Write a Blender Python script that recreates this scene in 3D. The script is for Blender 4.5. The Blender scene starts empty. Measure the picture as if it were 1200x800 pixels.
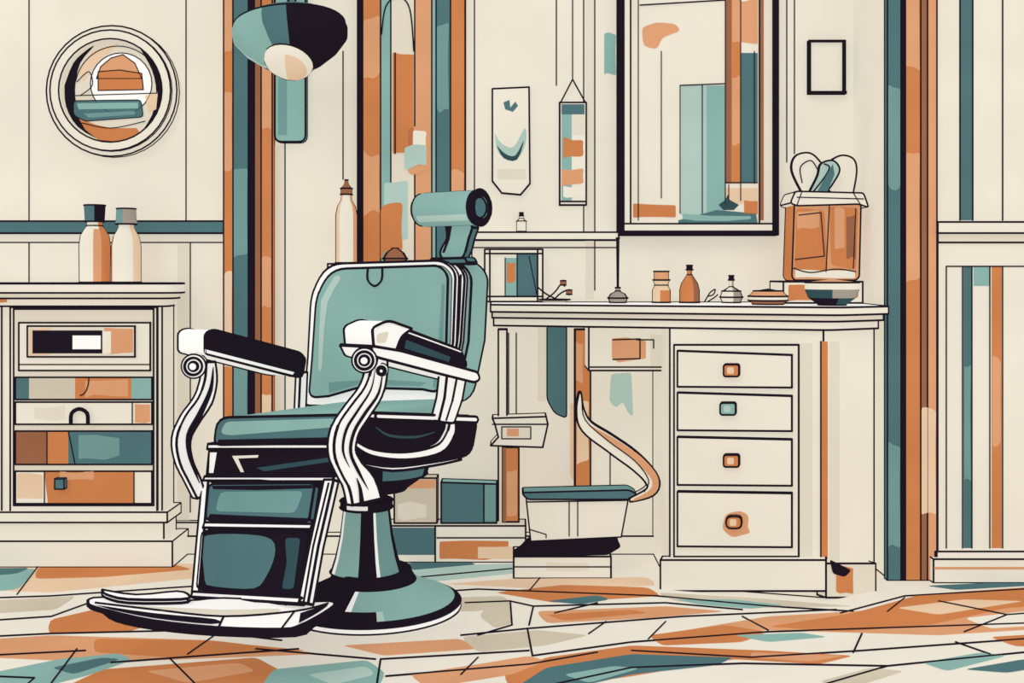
import bpy,bmesh,math,random
from mathutils import Vector as V
random.seed(7)
FPX=1300.0;H=1.1;HY=320.0
CAM=V((0,0,H))
def ray(px,py): return V(((px-600)/FPX,1,(HY-py)/FPX))
def R(px,py,d): return CAM+ray(px,py)*d
def fy(d): return HY+FPX*H/d
def zy(z,d): return HY+FPX*(H-z)/d
class Plane:
    def __init__(s,o,n): s.o=o; s.n=n.normalized()
    def p(s,px,py,off=0):
        r=ray(px,py); o=s.o+s.n*off
        return CAM+r*((o-CAM).dot(s.n)/r.dot(s.n))
def DP(d): return Plane(V((0,d,0)),V((0,-1,0)))
# ---------- materials ----------
COL=dict(cream=(234,227,210),cream2=(224,215,196),beige=(206,194,172),white=(252,250,246),ink=(32,25,35),
 teal=(137,176,168),tealm=(112,150,146),teald=(80,114,118),tealdd=(52,78,84),orange=(203,128,78),orangel=(217,157,115),
 brown=(152,100,72),peach=(230,198,165),palet=(176,200,190),grey=(160,150,138),amber=(192,116,68),floor=(235,228,213))
def lin(c): return tuple(((x/255)/12.92 if x/255<=.04045 else ((x/255+.055)/1.055)**2.4) for x in c)+(1,)
MC={}
EM=0.62; DIF=0.42  # every surface gives off its own colour to flatten the shading
def mat(key):
    if key in MC: return MC[key]
    name,rim=(key.split('@')+[None])[:2]
    m=bpy.data.materials.new(key.replace('@','_rim_')); m.use_nodes=True
    nt=m.node_tree; b=nt.nodes['Principled BSDF']
    col=lin(COL[name])
    tc=nt.nodes.new('ShaderNodeTexCoord'); nz=nt.nodes.new('ShaderNodeTexNoise')
    nz.inputs['Scale'].default_value=3.0; nz.inputs['Detail'].default_value=2
    nt.links.new(tc.outputs['Object'],nz.inputs['Vector'])
    rp=nt.nodes.new('ShaderNodeValToRGB')
    rp.color_ramp.elements[0].position=.35; rp.color_ramp.elements[1].position=.65
    k=.99 if name in('ink','white') else (.975 if name in('cream','floor','cream2') else .94)
    rp.color_ramp.elements[0].color=tuple(c*k for c in col[:3])+(1,)
    rp.color_ramp.elements[1].color=tuple(min(1,c*(2-k)) for c in col[:3])+(1,)
    nt.links.new(nz.outputs['Fac'],rp.inputs['Fac'])
    out=rp.outputs['Color']
    if rim:
        lw=nt.nodes.new('ShaderNodeLayerWeight'); lw.inputs['Blend'].default_value=.5
        gt=nt.nodes.new('ShaderNodeMath'); gt.operation='GREATER_THAN'; gt.inputs[1].default_value=float(rim)
        nt.links.new(lw.outputs['Facing'],gt.inputs[0])
        mx=nt.nodes.new('ShaderNodeMix'); mx.data_type='RGBA'
        nt.links.new(gt.outputs[0],mx.inputs[0]); nt.links.new(out,mx.inputs[6])
        mx.inputs[7].default_value=lin(COL['ink']); out=mx.outputs[2]
    def mul(f):
        v=nt.nodes.new('ShaderNodeVectorMath'); v.operation='SCALE'; v.inputs['Scale'].default_value=f
        nt.links.new(out,v.inputs[0]); return v.outputs[0]
    nt.links.new(mul(DIF),b.inputs['Base Color'])
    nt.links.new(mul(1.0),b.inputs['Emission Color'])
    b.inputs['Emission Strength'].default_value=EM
    b.inputs['Roughness'].default_value=1; b.inputs['Specular IOR Level'].default_value=0
    MC[key]=m; return m
# ---------- mesh part ----------
class Part:
    def __init__(s,name,ink=.0035,label=None):
        s.name=name; s.ink=ink; s.label=label; s.sol=[]; s.dec=[]; s.segs=[]; s.kids=[]
    def solid(s,vs,fs,ms): s.sol.append((vs,fs,ms)); return s
    def prism3(s,front,vec,m):
        if isinstance(m,str): m=dict(f=m)
        n=len(front); back=[p+vec for p in front]; cz=sum(p.z for p in front)/n
        fs=[list(range(n)),list(range(2*n-1,n-1,-1))]; ms=[m['f'],m.get('b',m['f'])]
        for i in range(n):
            j=(i+1)%n; fs.append([i,i+n,j+n,j])
            nn=(front[j]-front[i]).cross(vec); t=m.get('s',m['f'])
            if nn.length>0 and abs(nn.normalized().z)>.7:
                if (front[i].z+front[j].z)/2>cz: t=m.get('t',t)
            ms.append(t)
        return s.solid(front+back,fs,ms)
    def prism(s,pl,pts,off,th,m):
        return s.prism3([pl.p(x,y,off) for x,y in pts],-pl.n*th,m)
    def rect(s,pl,x0,y0,x1,y1,off,th,m):
        return s.prism(pl,[(x0,y0),(x1,y0),(x1,y1),(x0,y1)],off,th,m)
    def slab(s,plan,z0,z1,m):
        if isinstance(m,str): m=dict(f=m)
        front=[V((x,y,z1)) for x,y in plan]
        mm=dict(f=m.get('t',m['f']),s=m['f'])
        return s.prism3(front,V((0,0,z0-z1)),mm)
    def poly(s,pl,pts,off,m,ink=0):
        q=[pl.p(x,y,off) for x,y in pts]; s.dec.append((q,m))
        if ink: s.path3(q+[q[0]],ink)
        return s
    def r(s,pl,x0,y0,x1,y1,off,m,ink=0): return s.poly(pl,[(x0,y0),(x1,y0),(x1,y1),(x0,y1)],off,m,ink)
    def brush(s,pl,x0,y0,x1,y1,off,m,rough=4,sides='tb'):
        a=[random.uniform(-rough,rough) for _ in range(8)]
        xm=(x0+x1)/2
        pts=[(x0,y0+a[0]),(xm-(x1-x0)*.1,y0+a[1]),(x1,y0+a[2]),(x1-abs(a[3])*.3,(y0*.6+y1*.4)),(x1,y1+a[4]),(xm+(x1-x0)*.15,y1+a[5]),(x0+(x1-x0)*.2,y1+a[6]),(x0,y1+a[7])]
        return s.poly(pl,rnd(pts,max(1.5,rough*.6),2),off,m)
    def path3(s,q,r=None,m='ink'):
        r=r or s.ink
        for a,b in zip(q[:-1],q[1:]): s.segs.append((a,b,r,m))
        return s
    def line(s,pl,pts,off=.002,r=None,m='ink'): return s.path3([pl.p(x,y,off) for x,y in pts],r,m)
    def lathe(s,o,ax,prof,m,seg=28):
        ax=ax.normalized(); e2=V((0,-1,0)); e2=(e2-ax*e2.dot(ax))
        if e2.length<.1: e2=V((0,0,1))
        e2.normalize(); e1=e2.cross(ax); e1.normalize()
        if e1.x<0: e1=-e1
        vs=[];idx=[]
        for r,h in prof:
            if r<1e-5: idx.append([len(vs)]); vs.append(o+ax*h)
            else:
                row=[]
                for k in range(seg):
                    t=2*math.pi*k/seg; row.append(len(vs)); vs.append(o+ax*h+(e1*math.sin(t)+e2*math.cos(t))*r)
                idx.append(row)
        fs=[];ms=[]
        for i in range(len(prof)-1):
            a,b=idx[i],idx[i+1]
            for k in range(seg):
                j=(k+1)%seg; t=(k+.5)*360/seg
                if t>180: t-=360
                mm=m(i,t) if callable(m) else (m[i] if isinstance(m,(list,tuple)) else m)
                if len(a)==1 and len(b)==1: continue
                if len(a)==1: fs.append([a[0],b[k],b[j]])
                elif len(b)==1: fs.append([a[k],b[0],a[j]])
                else: fs.append([a[k],b[k],b[j],a[j]])
                ms.append(mm)
        return s.solid(vs,fs,ms)
    def tube(s,q,rad,m,seg=10):
        if not isinstance(rad,(list,tuple)): rad=[rad]*len(q)
        vs=[];fs=[];ms=[]; n=len(q); up=V((0,1,0))
        for i,p in enumerate(q):
            d=(q[min(i+1,n-1)]-q[max(i-1,0)]).normalized()
            a=d.cross(up); 
            if a.length<.05: a=d.cross(V((1,0,0)))
            a.normalize(); b=d.cross(a)
            for k in range(seg):
                t=2*math.pi*k/seg; vs.append(p+(a*math.cos(t)+b*math.sin(t))*rad[i])
        for i in range(n-1):
            for k in range(seg):
                j=(k+1)%seg; fs.append([i*seg+k,i*seg+j,(i+1)*seg+j,(i+1)*seg+k]); ms.append(m)
        fs.append(list(range(seg))); ms.append(m); fs.append(list(range((n-1)*seg,n*seg))); ms.append(m)
        return s.solid(vs,fs,ms)
    def build(s,parent=None,ploc=V((0,0,0))):
        slots=[]
        def si(k):
            if k not in slots: slots.append(k)
            return slots.index(k)
        bm=bmesh.new()
        for vs,fs,ms in s.sol:
            bv=[bm.verts.new(v) for v in vs]
            for f,m in zip(fs,ms):
                try: fc=bm.faces.new([bv[i] for i in f]); fc.material_index=si(m); fc.smooth=True
                except ValueError: pass
        bmesh.ops.recalc_face_normals(bm,faces=bm.faces[:])
        segs=list(s.segs)
        for e in bm.edges:
            if len(e.link_faces)==2:
                try: a=e.calc_face_angle()
                except: a=0
                if a>.6:
                    e.smooth=False
                    if s.ink>0: segs.append((e.verts[0].co.copy(),e.verts[1].co.copy(),s.ink,'ink'))
        for q,m in s.dec:
            try: fc=bm.faces.new([bm.verts.new(v) for v in q]); fc.material_index=si(m)
            except ValueError: pass
        for a,b,r,m in segs:
            d=b-a
            if d.length<1e-6: continue
            d.normalize(); a=a-d*r*.5; b=b+d*r*.5
            u=d.cross(V((0,0,1)) if abs(d.z)<.9 else V((0,1,0))).normalized()*r; w=d.cross(u).normalized()*r
            q=[bm.verts.new(p+x) for p in(a,b) for x in(u,w,-u,-w)]
            i=si(m)
            for k in range(4):
                j=(k+1)%4; f=bm.faces.new([q[k],q[j],q[4+j],q[4+k]]); f.material_index=i
            f=bm.faces.new(q[3::-1]); f.material_index=i; f=bm.faces.new(q[4:]); f.material_index=i
        xs=[v.co for v in bm.verts]
        o=V(((min(v.x for v in xs)+max(v.x for v in xs))/2,(min(v.y for v in xs)+max(v.y for v in xs))/2,min(v.z for v in xs)))
        if s.name.startswith(('wall_','floor')): o=V((0,0,0))
        bmesh.ops.translate(bm,verts=bm.verts[:],vec=-o)
        me=bpy.data.meshes.new(s.name); bm.to_mesh(me); bm.free()
        for k in slots: me.materials.append(mat(k))
        ob=bpy.data.objects.new(s.name,me); bpy.context.collection.objects.link(ob)
        ob.location=o-ploc
        if parent: ob.parent=parent
        if s.label: ob['label']=s.label
        for k in s.kids: k.build(ob,o)
        return ob
def thing(name,label,cat,parts,loc=None,group=None):
    if isinstance(parts,Part):
        parts.name=name; ob=parts.build()
    else:
        ob=bpy.data.objects.new(name,None); ob.empty_display_size=.1
        bpy.context.collection.objects.link(ob); ob.location=loc
        for p in parts: p.build(ob,V(loc))
    ob['label']=label; ob['category']=cat
    if group: ob['group']=group
    return ob
def struct(p):
    o=p.build(); o['kind']='structure'; return o
def rnd(pts,r=8,n=4):
    out=[];N=len(pts)
    for i,p in enumerate(pts):
        rr=r[i] if isinstance(r,(list,tuple)) else r
        a=V(pts[i-1]);b=V(p);c=V(pts[(i+1)%N])
        if rr<=0: out.append(p); continue
        d1=(a-b);d2=(c-b); k=min(rr,d1.length*.48,d2.length*.48)
        s0=b+d1.normalized()*k; s1=b+d2.normalized()*k
        for j in range(n+1):
            t=j/n; q=s0*(1-t)**2+b*2*t*(1-t)+s1*t*t; out.append((q.x,q.y))
    return out
def smooth(pts,n=6):
    out=[];P=[V(p) for p in pts]
    for i in range(len(P)-1):
        p0=P[max(i-1,0)];p1=P[i];p2=P[i+1];p3=P[min(i+2,len(P)-1)]
        for j in range(n):
            t=j/n; q=.5*((2*p1)+(p2-p0)*t+(2*p0-5*p1+4*p2-p3)*t*t+(3*p1-p0-3*p2+p3)*t**3); out.append(tuple(q))
    out.append(tuple(P[-1])); return out
def ribbon(path,w):
    P=[V(p) for p in path];L=[];Rr=[];n=len(P)
    for i,p in enumerate(P):
        d=(P[min(i+1,n-1)]-P[max(i-1,0)]).normalized(); nrm=V((-d.y,d.x)); t=i/(n-1)
        if isinstance(w,(list,tuple)):
            f=t*(len(w)-1); k=min(int(f),len(w)-2); ww=w[k]+(w[k+1]-w[k])*(f-k)
        else: ww=w
        L.append(tuple(p+nrm*ww/2)); Rr.append(tuple(p-nrm*ww/2))
    return L+Rr[::-1]
def circ(cx,cy,rx,ry=None,n=28,a0=0,a1=360):
    ry=ry or rx
    return [(cx+rx*math.cos(math.radians(a0+(a1-a0)*i/n)),cy+ry*math.sin(math.radians(a0+(a1-a0)*i/n))) for i in range(n if a1-a0==360 else n+1)]
# =====================  ROOM  =====================
D=4.4; WP=DP(D); J=DP(4.0); JX=1.354
w=Part('wall_back',.0035)
w.solid([V((-3,D,0)),V((JX+.1,D,0)),V((JX+.1,D,2.7)),V((-3,D,2.7)),V((-3,D+.1,0)),V((JX+.1,D+.1,0)),V((JX+.1,D+.1,2.7)),V((-3,D+.1,2.7))],
 [[0,1,2,3],[4,5,6,7],[0,1,5,4],[2,3,7,6],[0,3,7,4],[1,2,6,5]],['cream']*6)
for x,a,b in [(34,-60,258),(218,-60,258),(34,285,330),(223,285,600),(334,165,640),(402,60,210),(556,-60,275),(652,-60,100),(684,-60,275),(697,-60,340),
     (922,-60,190),(931,-60,180),(1008,-60,225),(1021,-60,320),(553,275,345),(596,390,640),(605,390,490),(715,495,640)]:
    w.line(WP,[(x,a),(x,b)],.002,.0026)
for x0,y0,x1,y1 in [(0,284,262,284),(545,290,725,290)]: w.line(WP,[(x0,y0),(x1,y1)],.002,.0026)
w.r(WP,208,286,222,612,.001,'cream2'); w.r(WP,686,-60,696,350,.001,'cream2'); w.r(WP,1009,-60,1020,340,.001,'cream2')
w.r(WP,320,170,333,640,.001,'cream2'); w.brush(WP,708,40,722,88,.0015,'teal',3); w.brush(WP,1003,232,1012,300,.0015,'teald',3)
w.poly(WP,rnd([(641,380),(664,380),(664,490),(650,484),(641,468)],5,3),.0015,'teald',.0026)
w.r(WP,630,380,640,470,.0012,'cream2')
w.brush(WP,668,470,690,560,.0013,'peach',5)
struct(w)
w=Part('wall_right',.0035)
w.slab([(JX,4.0),(3,4.0),(3,4.5),(JX,4.5)],0,2.7,'cream')
w.r(J,1125,-60,1140,258,.001,'teald')
for x in (1125,1140,1175): w.line(J,[(x,-60),(x,258)],.002,.003)
struct(w)
f=Part('floor',.003)
FP=Plane(V((0,0,0)),V((0,0,1)))
f.slab([(-3.2,-1.0),(3.2,-1.0),(3.2,4.5),(-3.2,4.5)],-.1,0,'floor')
cnt=[0]
def fpoly(m,pts,r=6):
    cnt[0]+=1; f.poly(FP,rnd(pts,r,2),.0004+cnt[0]*.00003,m)
fpoly('peach',[(-60,664),(230,660),(240,676),(60,694),(-60,690)])
fpoly('orange',[(44,664),(200,660),(226,667),(120,676),(40,678)])
fpoly('teal',[(-60,670),(44,666),(22,690),(-60,698)]); fpoly('teald',[(-60,666),(36,665),(20,672),(-60,678)])
fpoly('beige',[(-60,706),(90,698),(66,714),(-60,722)])
fpoly('orange',[(58,726),(110,714),(190,728),(150,740),(56,742)])
fpoly('orangel',[(-60,752),(60,744),(250,750),(380,766),(120,776),(-60,768)]); fpoly('orange',[(110,748),(240,750),(360,762),(200,770),(110,764)])
fpoly('orange',[(120,784),(300,770),(330,786),(290,812),(60,812)]); fpoly('orangel',[(170,786),(280,776),(300,786),(220,800)])
fpoly('teal',[(-20,790),(70,772),(140,765),(156,773),(100,792),(20,812),(-60,812)]); fpoly('teald',[(60,782),(120,770),(142,772),(86,790)])
fpoly('teal',[(320,784),(430,773),(452,788),(440,812),(300,812)]); fpoly('palet',[(360,790),(430,780),(440,790),(390,802)])
fpoly('orangel',[(400,756),(540,748),(560,760),(450,768)])
fpoly('palet',[(470,664),(600,660),(640,668),(500,682)]); fpoly('teald',[(470,660),(540,656),(560,661),(480,668)])
fpoly('peach',[(520,684),(600,678),(760,676),(770,686),(640,690)]); fpoly('orange',[(580,694),(660,685),(760,688),(775,698),(650,706)]); fpoly('teald',[(640,704),(700,697),(716,702),(680,708)])
fpoly('beige',[(470,702),(590,698),(600,706),(560,716),(480,716)]); fpoly('beige',[(572,706),(598,704),(600,730),(580,736),(562,722)],4)
fpoly('beige',[(540,746),(630,738),(690,744),(640,756),(560,764)]); fpoly('orangel',[(628,716),(780,710),(850,716),(760,724),(640,730)]); fpoly('orange',[(640,720),(740,714),(760,718),(660,727)])
fpoly('beige',[(770,694),(880,700),(1000,710),(900,712),(790,704)]); fpoly('teal',[(790,702),(860,702),(920,709),(880,713),(820,708)])
fpoly('orangel',[(780,742),(900,722),(1000,716),(1260,694),(1260,734),(1100,744),(900,738)])
fpoly('orange',[(1000,718),(1080,696),(1260,684),(1260,708),(1180,712),(1090,732),(990,740),(900,734)])
fpoly('peach',[(1050,712),(1130,702),(1200,704),(1100,720)]); fpoly('teald',[(1085,686),(1260,678),(1260,683),(1120,691)])
fpoly('floor',[(1130,724),(1200,716),(1260,718),(1260,730),(1160,736)])
fpoly('orange',[(760,744),(850,732),(900,740),(870,752),(775,756)]); fpoly('teal',[(860,744),(940,741),(970,746),(900,752)])
fpoly('orange',[(590,790),(640,770),(740,756),(900,762),(1000,768),(960,778),(860,772),(740,792),(600,812)]); fpoly('orangel',[(880,764),(990,768),(950,775),(880,770)])
fpoly('orangel',[(480,790),(560,778),(620,768),(640,774),(600,790),(500,806)])
fpoly('teald',[(640,782),(740,766),(860,770),(840,779),(740,790),(670,806),(600,808)]); fpoly('teal',[(660,790),(720,780),(750,783),(690,800)])
fpoly('teal',[(1080,776),(1150,764),(1180,768),(1110,786)]); fpoly('teald',[(1130,784),(1200,772),(1260,775),(1180,788)])
fpoly('beige',[(960,798),(1020,782),(1060,786),(990,808)]); fpoly('orange',[(1160,746),(1260,740),(1260,756),(1190,757)])
for q in [[(-60,702),(60,698),(236,686)],[(-60,730),(60,722),(110,704)],[(44,664),(20,696)],[(-60,748),(60,742),(230,738),(330,750)],[(130,776),(350,760)],[(90,760),(60,800)],[(-60,770),(100,762)],[(250,745),(220,766)],
 [(440,812),(446,772),(620,762)],[(452,792),(620,778),(700,764)],[(300,760),(440,772)],[(470,696),(560,690),(770,698)],[(470,678),(600,666)],[(545,706),(598,704),(600,732),(560,744)],[(640,668),(620,692)],[(200,772),(240,812)],
 [(598,704),(625,710),(620,732)],[(540,744),(620,736),(800,722),(980,714)],[(618,736),(624,768),(740,752),(900,740),(1260,728)],[(700,706),(650,718)],[(770,698),(900,710),(1000,716)],[(625,710),(780,706),(870,714)],
 [(870,722),(900,738)],[(740,762),(880,770),(1010,762),(1260,744)],[(600,812),(740,782),(870,777),(1040,780),(1260,758)],[(1010,742),(1000,764)],[(1040,780),(930,812)],[(710,728),(690,742)],[(560,770),(540,790)],
 [(985,718),(1060,698),(1200,690)],[(1100,704),(1180,720),(1260,714)],[(1180,720),(1130,740)],[(-60,790),(40,794),(20,812)],[(780,728),(760,748)],[(1120,752),(1160,766)],[(1060,700),(1040,716)],[(160,702),(120,714),(200,722)]]:
    f.line(FP,q,.0026,.003)
struct(f)
# trims
t=Part('trim_1'); t.rect(WP,-60,259,263,273,.03,.03,dict(f='teald',t='cream')); struct(t)
def strips(name,pl,lst,y0,y1,off,extra=None):
    t=Part(name,.003)
    for x0,x1,m in lst: t.rect(pl,x0,y0,x1,y1,off,off+.0,m)
    if extra: extra(t)
    return struct(t)
def ex(t):
    for a,b,m,x0,x1 in [(110,200,'orangel',263,272),(320,430,'peach',263,272),(-60,60,'orangel',263,272),(500,560,'orange',300,306),(20,150,'orangel',307,318),(300,360,'orangel',307,318),(460,520,'peach',307,318),(200,300,'tealm',274,290),(430,520,'tealm',274,290)]: t.brush(WP,x0,a,x1,b,.042,m,3)
strips('trim_2',WP,[(262,273,'orange'),(273,291,'teald'),(291,298,'ink'),(298,306,'brown'),(306,319,'orange')],-60,fy(4.36),.04,ex)
def ex(t):
    t.brush(WP,460,62,485,180,.044,'orange',2); t.brush(WP,478,150,504,200,.044,'orangel',6); t.brush(WP,484,152,500,182,.046,'cream',5)
    t.brush(WP,450,215,478,285,.044,'palet',5); t.brush(WP,446,245,472,300,.046,'orange',8); t.brush(WP,474,172,500,195,.048,'palet',4)
    t.brush(WP,512,30,526,130,.044,'tealm',5); t.brush(WP,426,180,445,250,.044,'orangel',5); t.brush(WP,426,20,445,90,.044,'orangel',5); t.brush(WP,529,200,544,270,.044,'orangel',4)
    t.line(WP,smooth([(447,40),(452,8),(466,-4),(480,10),(485,60)]),.046,.003)
    t.line(WP,[(463,62),(463,180)],.046,.003)
strips('trim_3',WP,[(419,425,'ink'),(425,446,'orange'),(446,458,'teal'),(458,486,'cream2'),(486,506,'orangel'),(506,511,'teal'),(511,528,'teald'),(528,545,'orange')],-60,312,.04,ex)
t=Part('trim_4',.003)
for x0,x1,m in [(1040,1056,'teald'),(1056,1061,'ink'),(1061,1079,'orange'),(1079,1087,'brown'),(1087,1098,'orangel')]: t.rect(J,x0,-60,x1,fy(3.97),.03,.03,m)
t.brush(J,1062,180,1078,330,.032,'orangel',4); t.brush(J,1062,-40,1078,80,.032,'orangel',4); t.brush(J,1080,480,1097,600,.032,'peach',5); t.brush(J,1041,520,1055,640,.032,'tealm',4); t.brush(J,1041,100,1055,220,.032,'tealm',4); struct(t)
t=Part('trim_5'); t.rect(J,1099,260,1400,273,.04,.04,dict(f='cream',t='cream2')); t.rect(J,1099,273,1400,284,.02,.02,'cream2'); struct(t)
t=Part('trim_6',.003)
t.rect(J,1099,284,1400,646,.012,.012,'cream')
t.r(J,1129,312,1139,642,.013,'teald'); t.r(J,1162,312,1174,642,.013,'orange'); t.r(J,1141,312,1160,335,.0135,'teal'); t.brush(J,1163,420,1173,520,.0135,'orangel',4); t.brush(J,1130,430,1138,560,.0135,'tealm',4)
for x in (1128,1139,1160,1175): t.line(J,[(x,312),(x,642)],.015,.0026)
t.line(J,[(1109,312),(1300,312)],.015,.0026); t.line(J,[(1109,312),(1109,642)],.015,.0026); struct(t)
t=Part('baseboard_right'); t.rect(J,1096,646,1400,656,.03,.03,'cream'); t.rect(J,1094,655,1400,fy(3.94),.06,.06,'cream'); t.r(J,1094,664,1400,667,.062,'orangel'); struct(t)
t=Part('baseboard_back'); t.rect(WP,-60,612,300,632,.03,.03,'cream'); t.rect(WP,-60,628,640,fy(4.34),.06,.06,'cream'); struct(t)
t=Part('trim_7'); t.rect(WP,545,272,725,281,.05,.05,dict(f='cream',t='white')); struct(t)
# =====================  WALL OBJECTS  =====================
cx,cy=134,108
def ring(pl,part,cx,cy,r0,r1,off,th,m,seg=40):
    pz=pl.p(cx,cy,0); k=pl.o.y/FPX
    part.lathe(V((pz.x,pl.o.y,pz.z)),V((0,-1,0)),[(r0*k,0),(r1*k,0),(r1*k,off),(r0*k,off),(r0*k,0)],m,seg)
a=Part('frame',.0032); ring(WP,a,cx,cy,70,76,.03,.05,'cream'); ring(WP,a,cx,cy,60,70,.045,.05,'cream')
b=Part('glass',.003)
pz=WP.p(cx,cy); k=D/FPX
b.lathe(V((pz.x,D,pz.z)),V((0,-1,0)),[(0,0),(61*k,0),(61*k,.02),(0,.02)],'cream2',40)
def crop(pts,R_=59):
    out=[]
    for x,y in pts:
        dx,dy=x-cx,y-cy; l=math.hypot(dx,dy)
        if l>R_: dx*=R_/l; dy*=R_/l
        out.append((cx+dx,cy+dy))
    return out
b.poly(WP,smooth(crop([(75,100),(80,70),(96,54),(110,54),(94,74),(88,104),(92,130),(108,150),(140,167),(120,168),(90,150),(76,125),(75,100)]),3)[:-1],.022,'ink')  # mirror reflections are painted as flat colour patches on the glass
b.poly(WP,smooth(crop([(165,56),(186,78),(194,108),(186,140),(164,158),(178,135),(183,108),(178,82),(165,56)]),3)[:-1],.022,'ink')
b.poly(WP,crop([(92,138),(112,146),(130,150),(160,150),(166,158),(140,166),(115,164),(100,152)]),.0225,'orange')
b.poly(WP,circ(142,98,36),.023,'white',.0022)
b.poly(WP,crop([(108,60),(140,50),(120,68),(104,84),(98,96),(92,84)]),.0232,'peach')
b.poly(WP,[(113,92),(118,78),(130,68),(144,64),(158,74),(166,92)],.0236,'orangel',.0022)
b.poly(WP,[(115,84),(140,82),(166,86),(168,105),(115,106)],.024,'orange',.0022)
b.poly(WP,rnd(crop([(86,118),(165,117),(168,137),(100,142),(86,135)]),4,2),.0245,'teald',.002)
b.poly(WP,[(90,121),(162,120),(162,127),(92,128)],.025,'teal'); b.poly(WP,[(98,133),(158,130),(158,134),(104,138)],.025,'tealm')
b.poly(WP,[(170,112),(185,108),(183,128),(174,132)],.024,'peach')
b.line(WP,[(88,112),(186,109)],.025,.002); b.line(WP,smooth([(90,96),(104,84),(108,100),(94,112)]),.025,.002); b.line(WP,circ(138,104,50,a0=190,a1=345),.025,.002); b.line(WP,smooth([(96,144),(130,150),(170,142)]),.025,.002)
thing('round_mirror','round cream framed wall mirror with abstract orange and teal reflections','mirror',[a,b],WP.p(cx,185,0))
# wall lamp
LD=4.05; k=LD/FPX
sh=Part('lamp_shade',.004); ax=V((.10,-.13,-.98)); axn=ax.normalized(); o=R(341,48,LD)
LPF=[(0,-31),(24,-31),(50,-28),(64,-20),(67,-12),(66,-2),(54,13),(36,27),(16,34),(0,36)]
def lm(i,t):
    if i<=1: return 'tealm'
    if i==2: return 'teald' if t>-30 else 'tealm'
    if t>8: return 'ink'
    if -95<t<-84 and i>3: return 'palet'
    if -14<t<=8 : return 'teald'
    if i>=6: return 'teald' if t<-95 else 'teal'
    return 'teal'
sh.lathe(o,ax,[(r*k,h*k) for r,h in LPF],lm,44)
bl=Part('bulb',.0032); bo_=R(338,73,LD-.085)
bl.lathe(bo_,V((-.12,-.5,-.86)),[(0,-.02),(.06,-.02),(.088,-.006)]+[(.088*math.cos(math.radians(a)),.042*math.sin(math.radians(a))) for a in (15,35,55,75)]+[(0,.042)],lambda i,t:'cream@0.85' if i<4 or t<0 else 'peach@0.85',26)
st=Part('lamp_arm',.003)
top=o-axn*31*k
st.tube([top+axn*.01,top+V((-.003,.02,.03)),R(344,-6,LD+.08),WP.p(342,-10,-.0)],.014,'teald@0.6')
st.lathe(top,-ax,[(0,-.01),(.04,-.01),(.04,.016),(.026,.028),(0,.028)],'teal@0.6',20)
mp=Part('wall_plate',.004); mp.prism(WP,rnd([(322,-20),(358,-20),(358,166),(322,166)],8),.03,.03,'teal')
mp.r(WP,326,92,336,158,.032,'tealm'); 
thing('wall_lamp','teal and black metal wall lamp with rounded mounting plate','wall lamp',[sh,bl,st,mp],WP.p(340,166,0))
p=Part('wall_shelf'); p.rect(WP,384,309,484,318,.16,.16,'cream'); SZ=WP.p(400,309,.16).z+.004
thing('wall_shelf','narrow cream wall shelf','shelf',p)
def vase(name,label,cat,px,d,z,h,prof,m,group=None,ink=.0032,caps=None):
    k=d/FPX; X=(px-600)*k
    part=Part('body',ink); part.lathe(V((X,d,z)),V((0,0,1)),[(r*k,hh*k) for r,hh in prof],m,24)
    parts=[part]
    for nm,pf,mm in (caps or []):
        c=Part(nm,ink); c.lathe(V((X,d,z)),V((0,0,1)),[(r*k,hh*k) for r,hh in pf],mm,20); parts.append(c)
    return thing(name,label,cat,parts,V((X,d,z)),group)
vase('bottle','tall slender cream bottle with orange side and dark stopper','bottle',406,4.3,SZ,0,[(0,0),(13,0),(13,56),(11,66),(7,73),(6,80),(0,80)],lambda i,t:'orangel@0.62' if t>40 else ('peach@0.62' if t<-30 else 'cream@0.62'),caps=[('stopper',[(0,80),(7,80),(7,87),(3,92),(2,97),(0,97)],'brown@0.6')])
vase('trinket_dish','small brown domed dish on the wall shelf','dish',463,4.3,SZ,0,[(0,0),(12,0),(15,5),(11,12),(4,17),(0,17)],'brown@0.5')
# poster
p=Part('poster'); p.prism(WP,[(577,104),(620,102),(621,215),(610,228),(588,226),(577,212)],.015,.015,'cream')
p.poly(WP,[(590,120),(597,117),(598,126),(604,119),(607,124),(601,131),(592,128)],.017,'teald')
p.poly(WP,smooth([(580,156),(588,168),(602,172),(615,150),(616,168),(606,186),(590,184),(582,174),(580,156)],4)[:-1],.017,'palet'); p.poly(WP,smooth([(582,170),(592,180),(604,182),(614,164),(606,187),(590,185),(582,170)],3)[:-1],.0175,'tealdd')
p.r(WP,583,198,616,210,.0165,'cream2')
thing('wall_poster','cream paper wall poster with teal leaf and crescent drawing','poster',p)
a=Part('panel',.0035); a.rect(WP,656,120,687,240,.02,.02,'cream'); a.r(WP,658,122,685,134,.022,'teald'); a.r(WP,658,134,670,236,.022,'teal'); a.r(WP,670,134,685,158,.0222,'cream2')
a.brush(WP,660,160,684,186,.023,'orange',6); a.brush(WP,658,200,684,216,.023,'orangel',4); a.brush(WP,660,218,685,232,.023,'cream',2); a.line(WP,[(656,236),(687,236)],.024)
c=Part('hanging_cord',.003); c.path3([WP.p(657,120,.02),WP.p(671,93,.015),WP.p(686,120,.02)],.003); c.path3([WP.p(671,93,.015),WP.p(671,-40,.01)],.0025)
thing('hanging_wall_panel','narrow hanging panel with teal and orange paint on a cord','wall decoration',[a,c],WP.p(671,240,0))
a=Part('frame',.002)
for q in [(948,47,991,49),(948,107,992,109.5),(948,47,950,109),(988,47,991,109)]: a.rect(WP,*q,.025,.025,'ink')
b=Part('picture',0); b.rect(WP,950,49,988,107,.012,.012,'cream')
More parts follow.
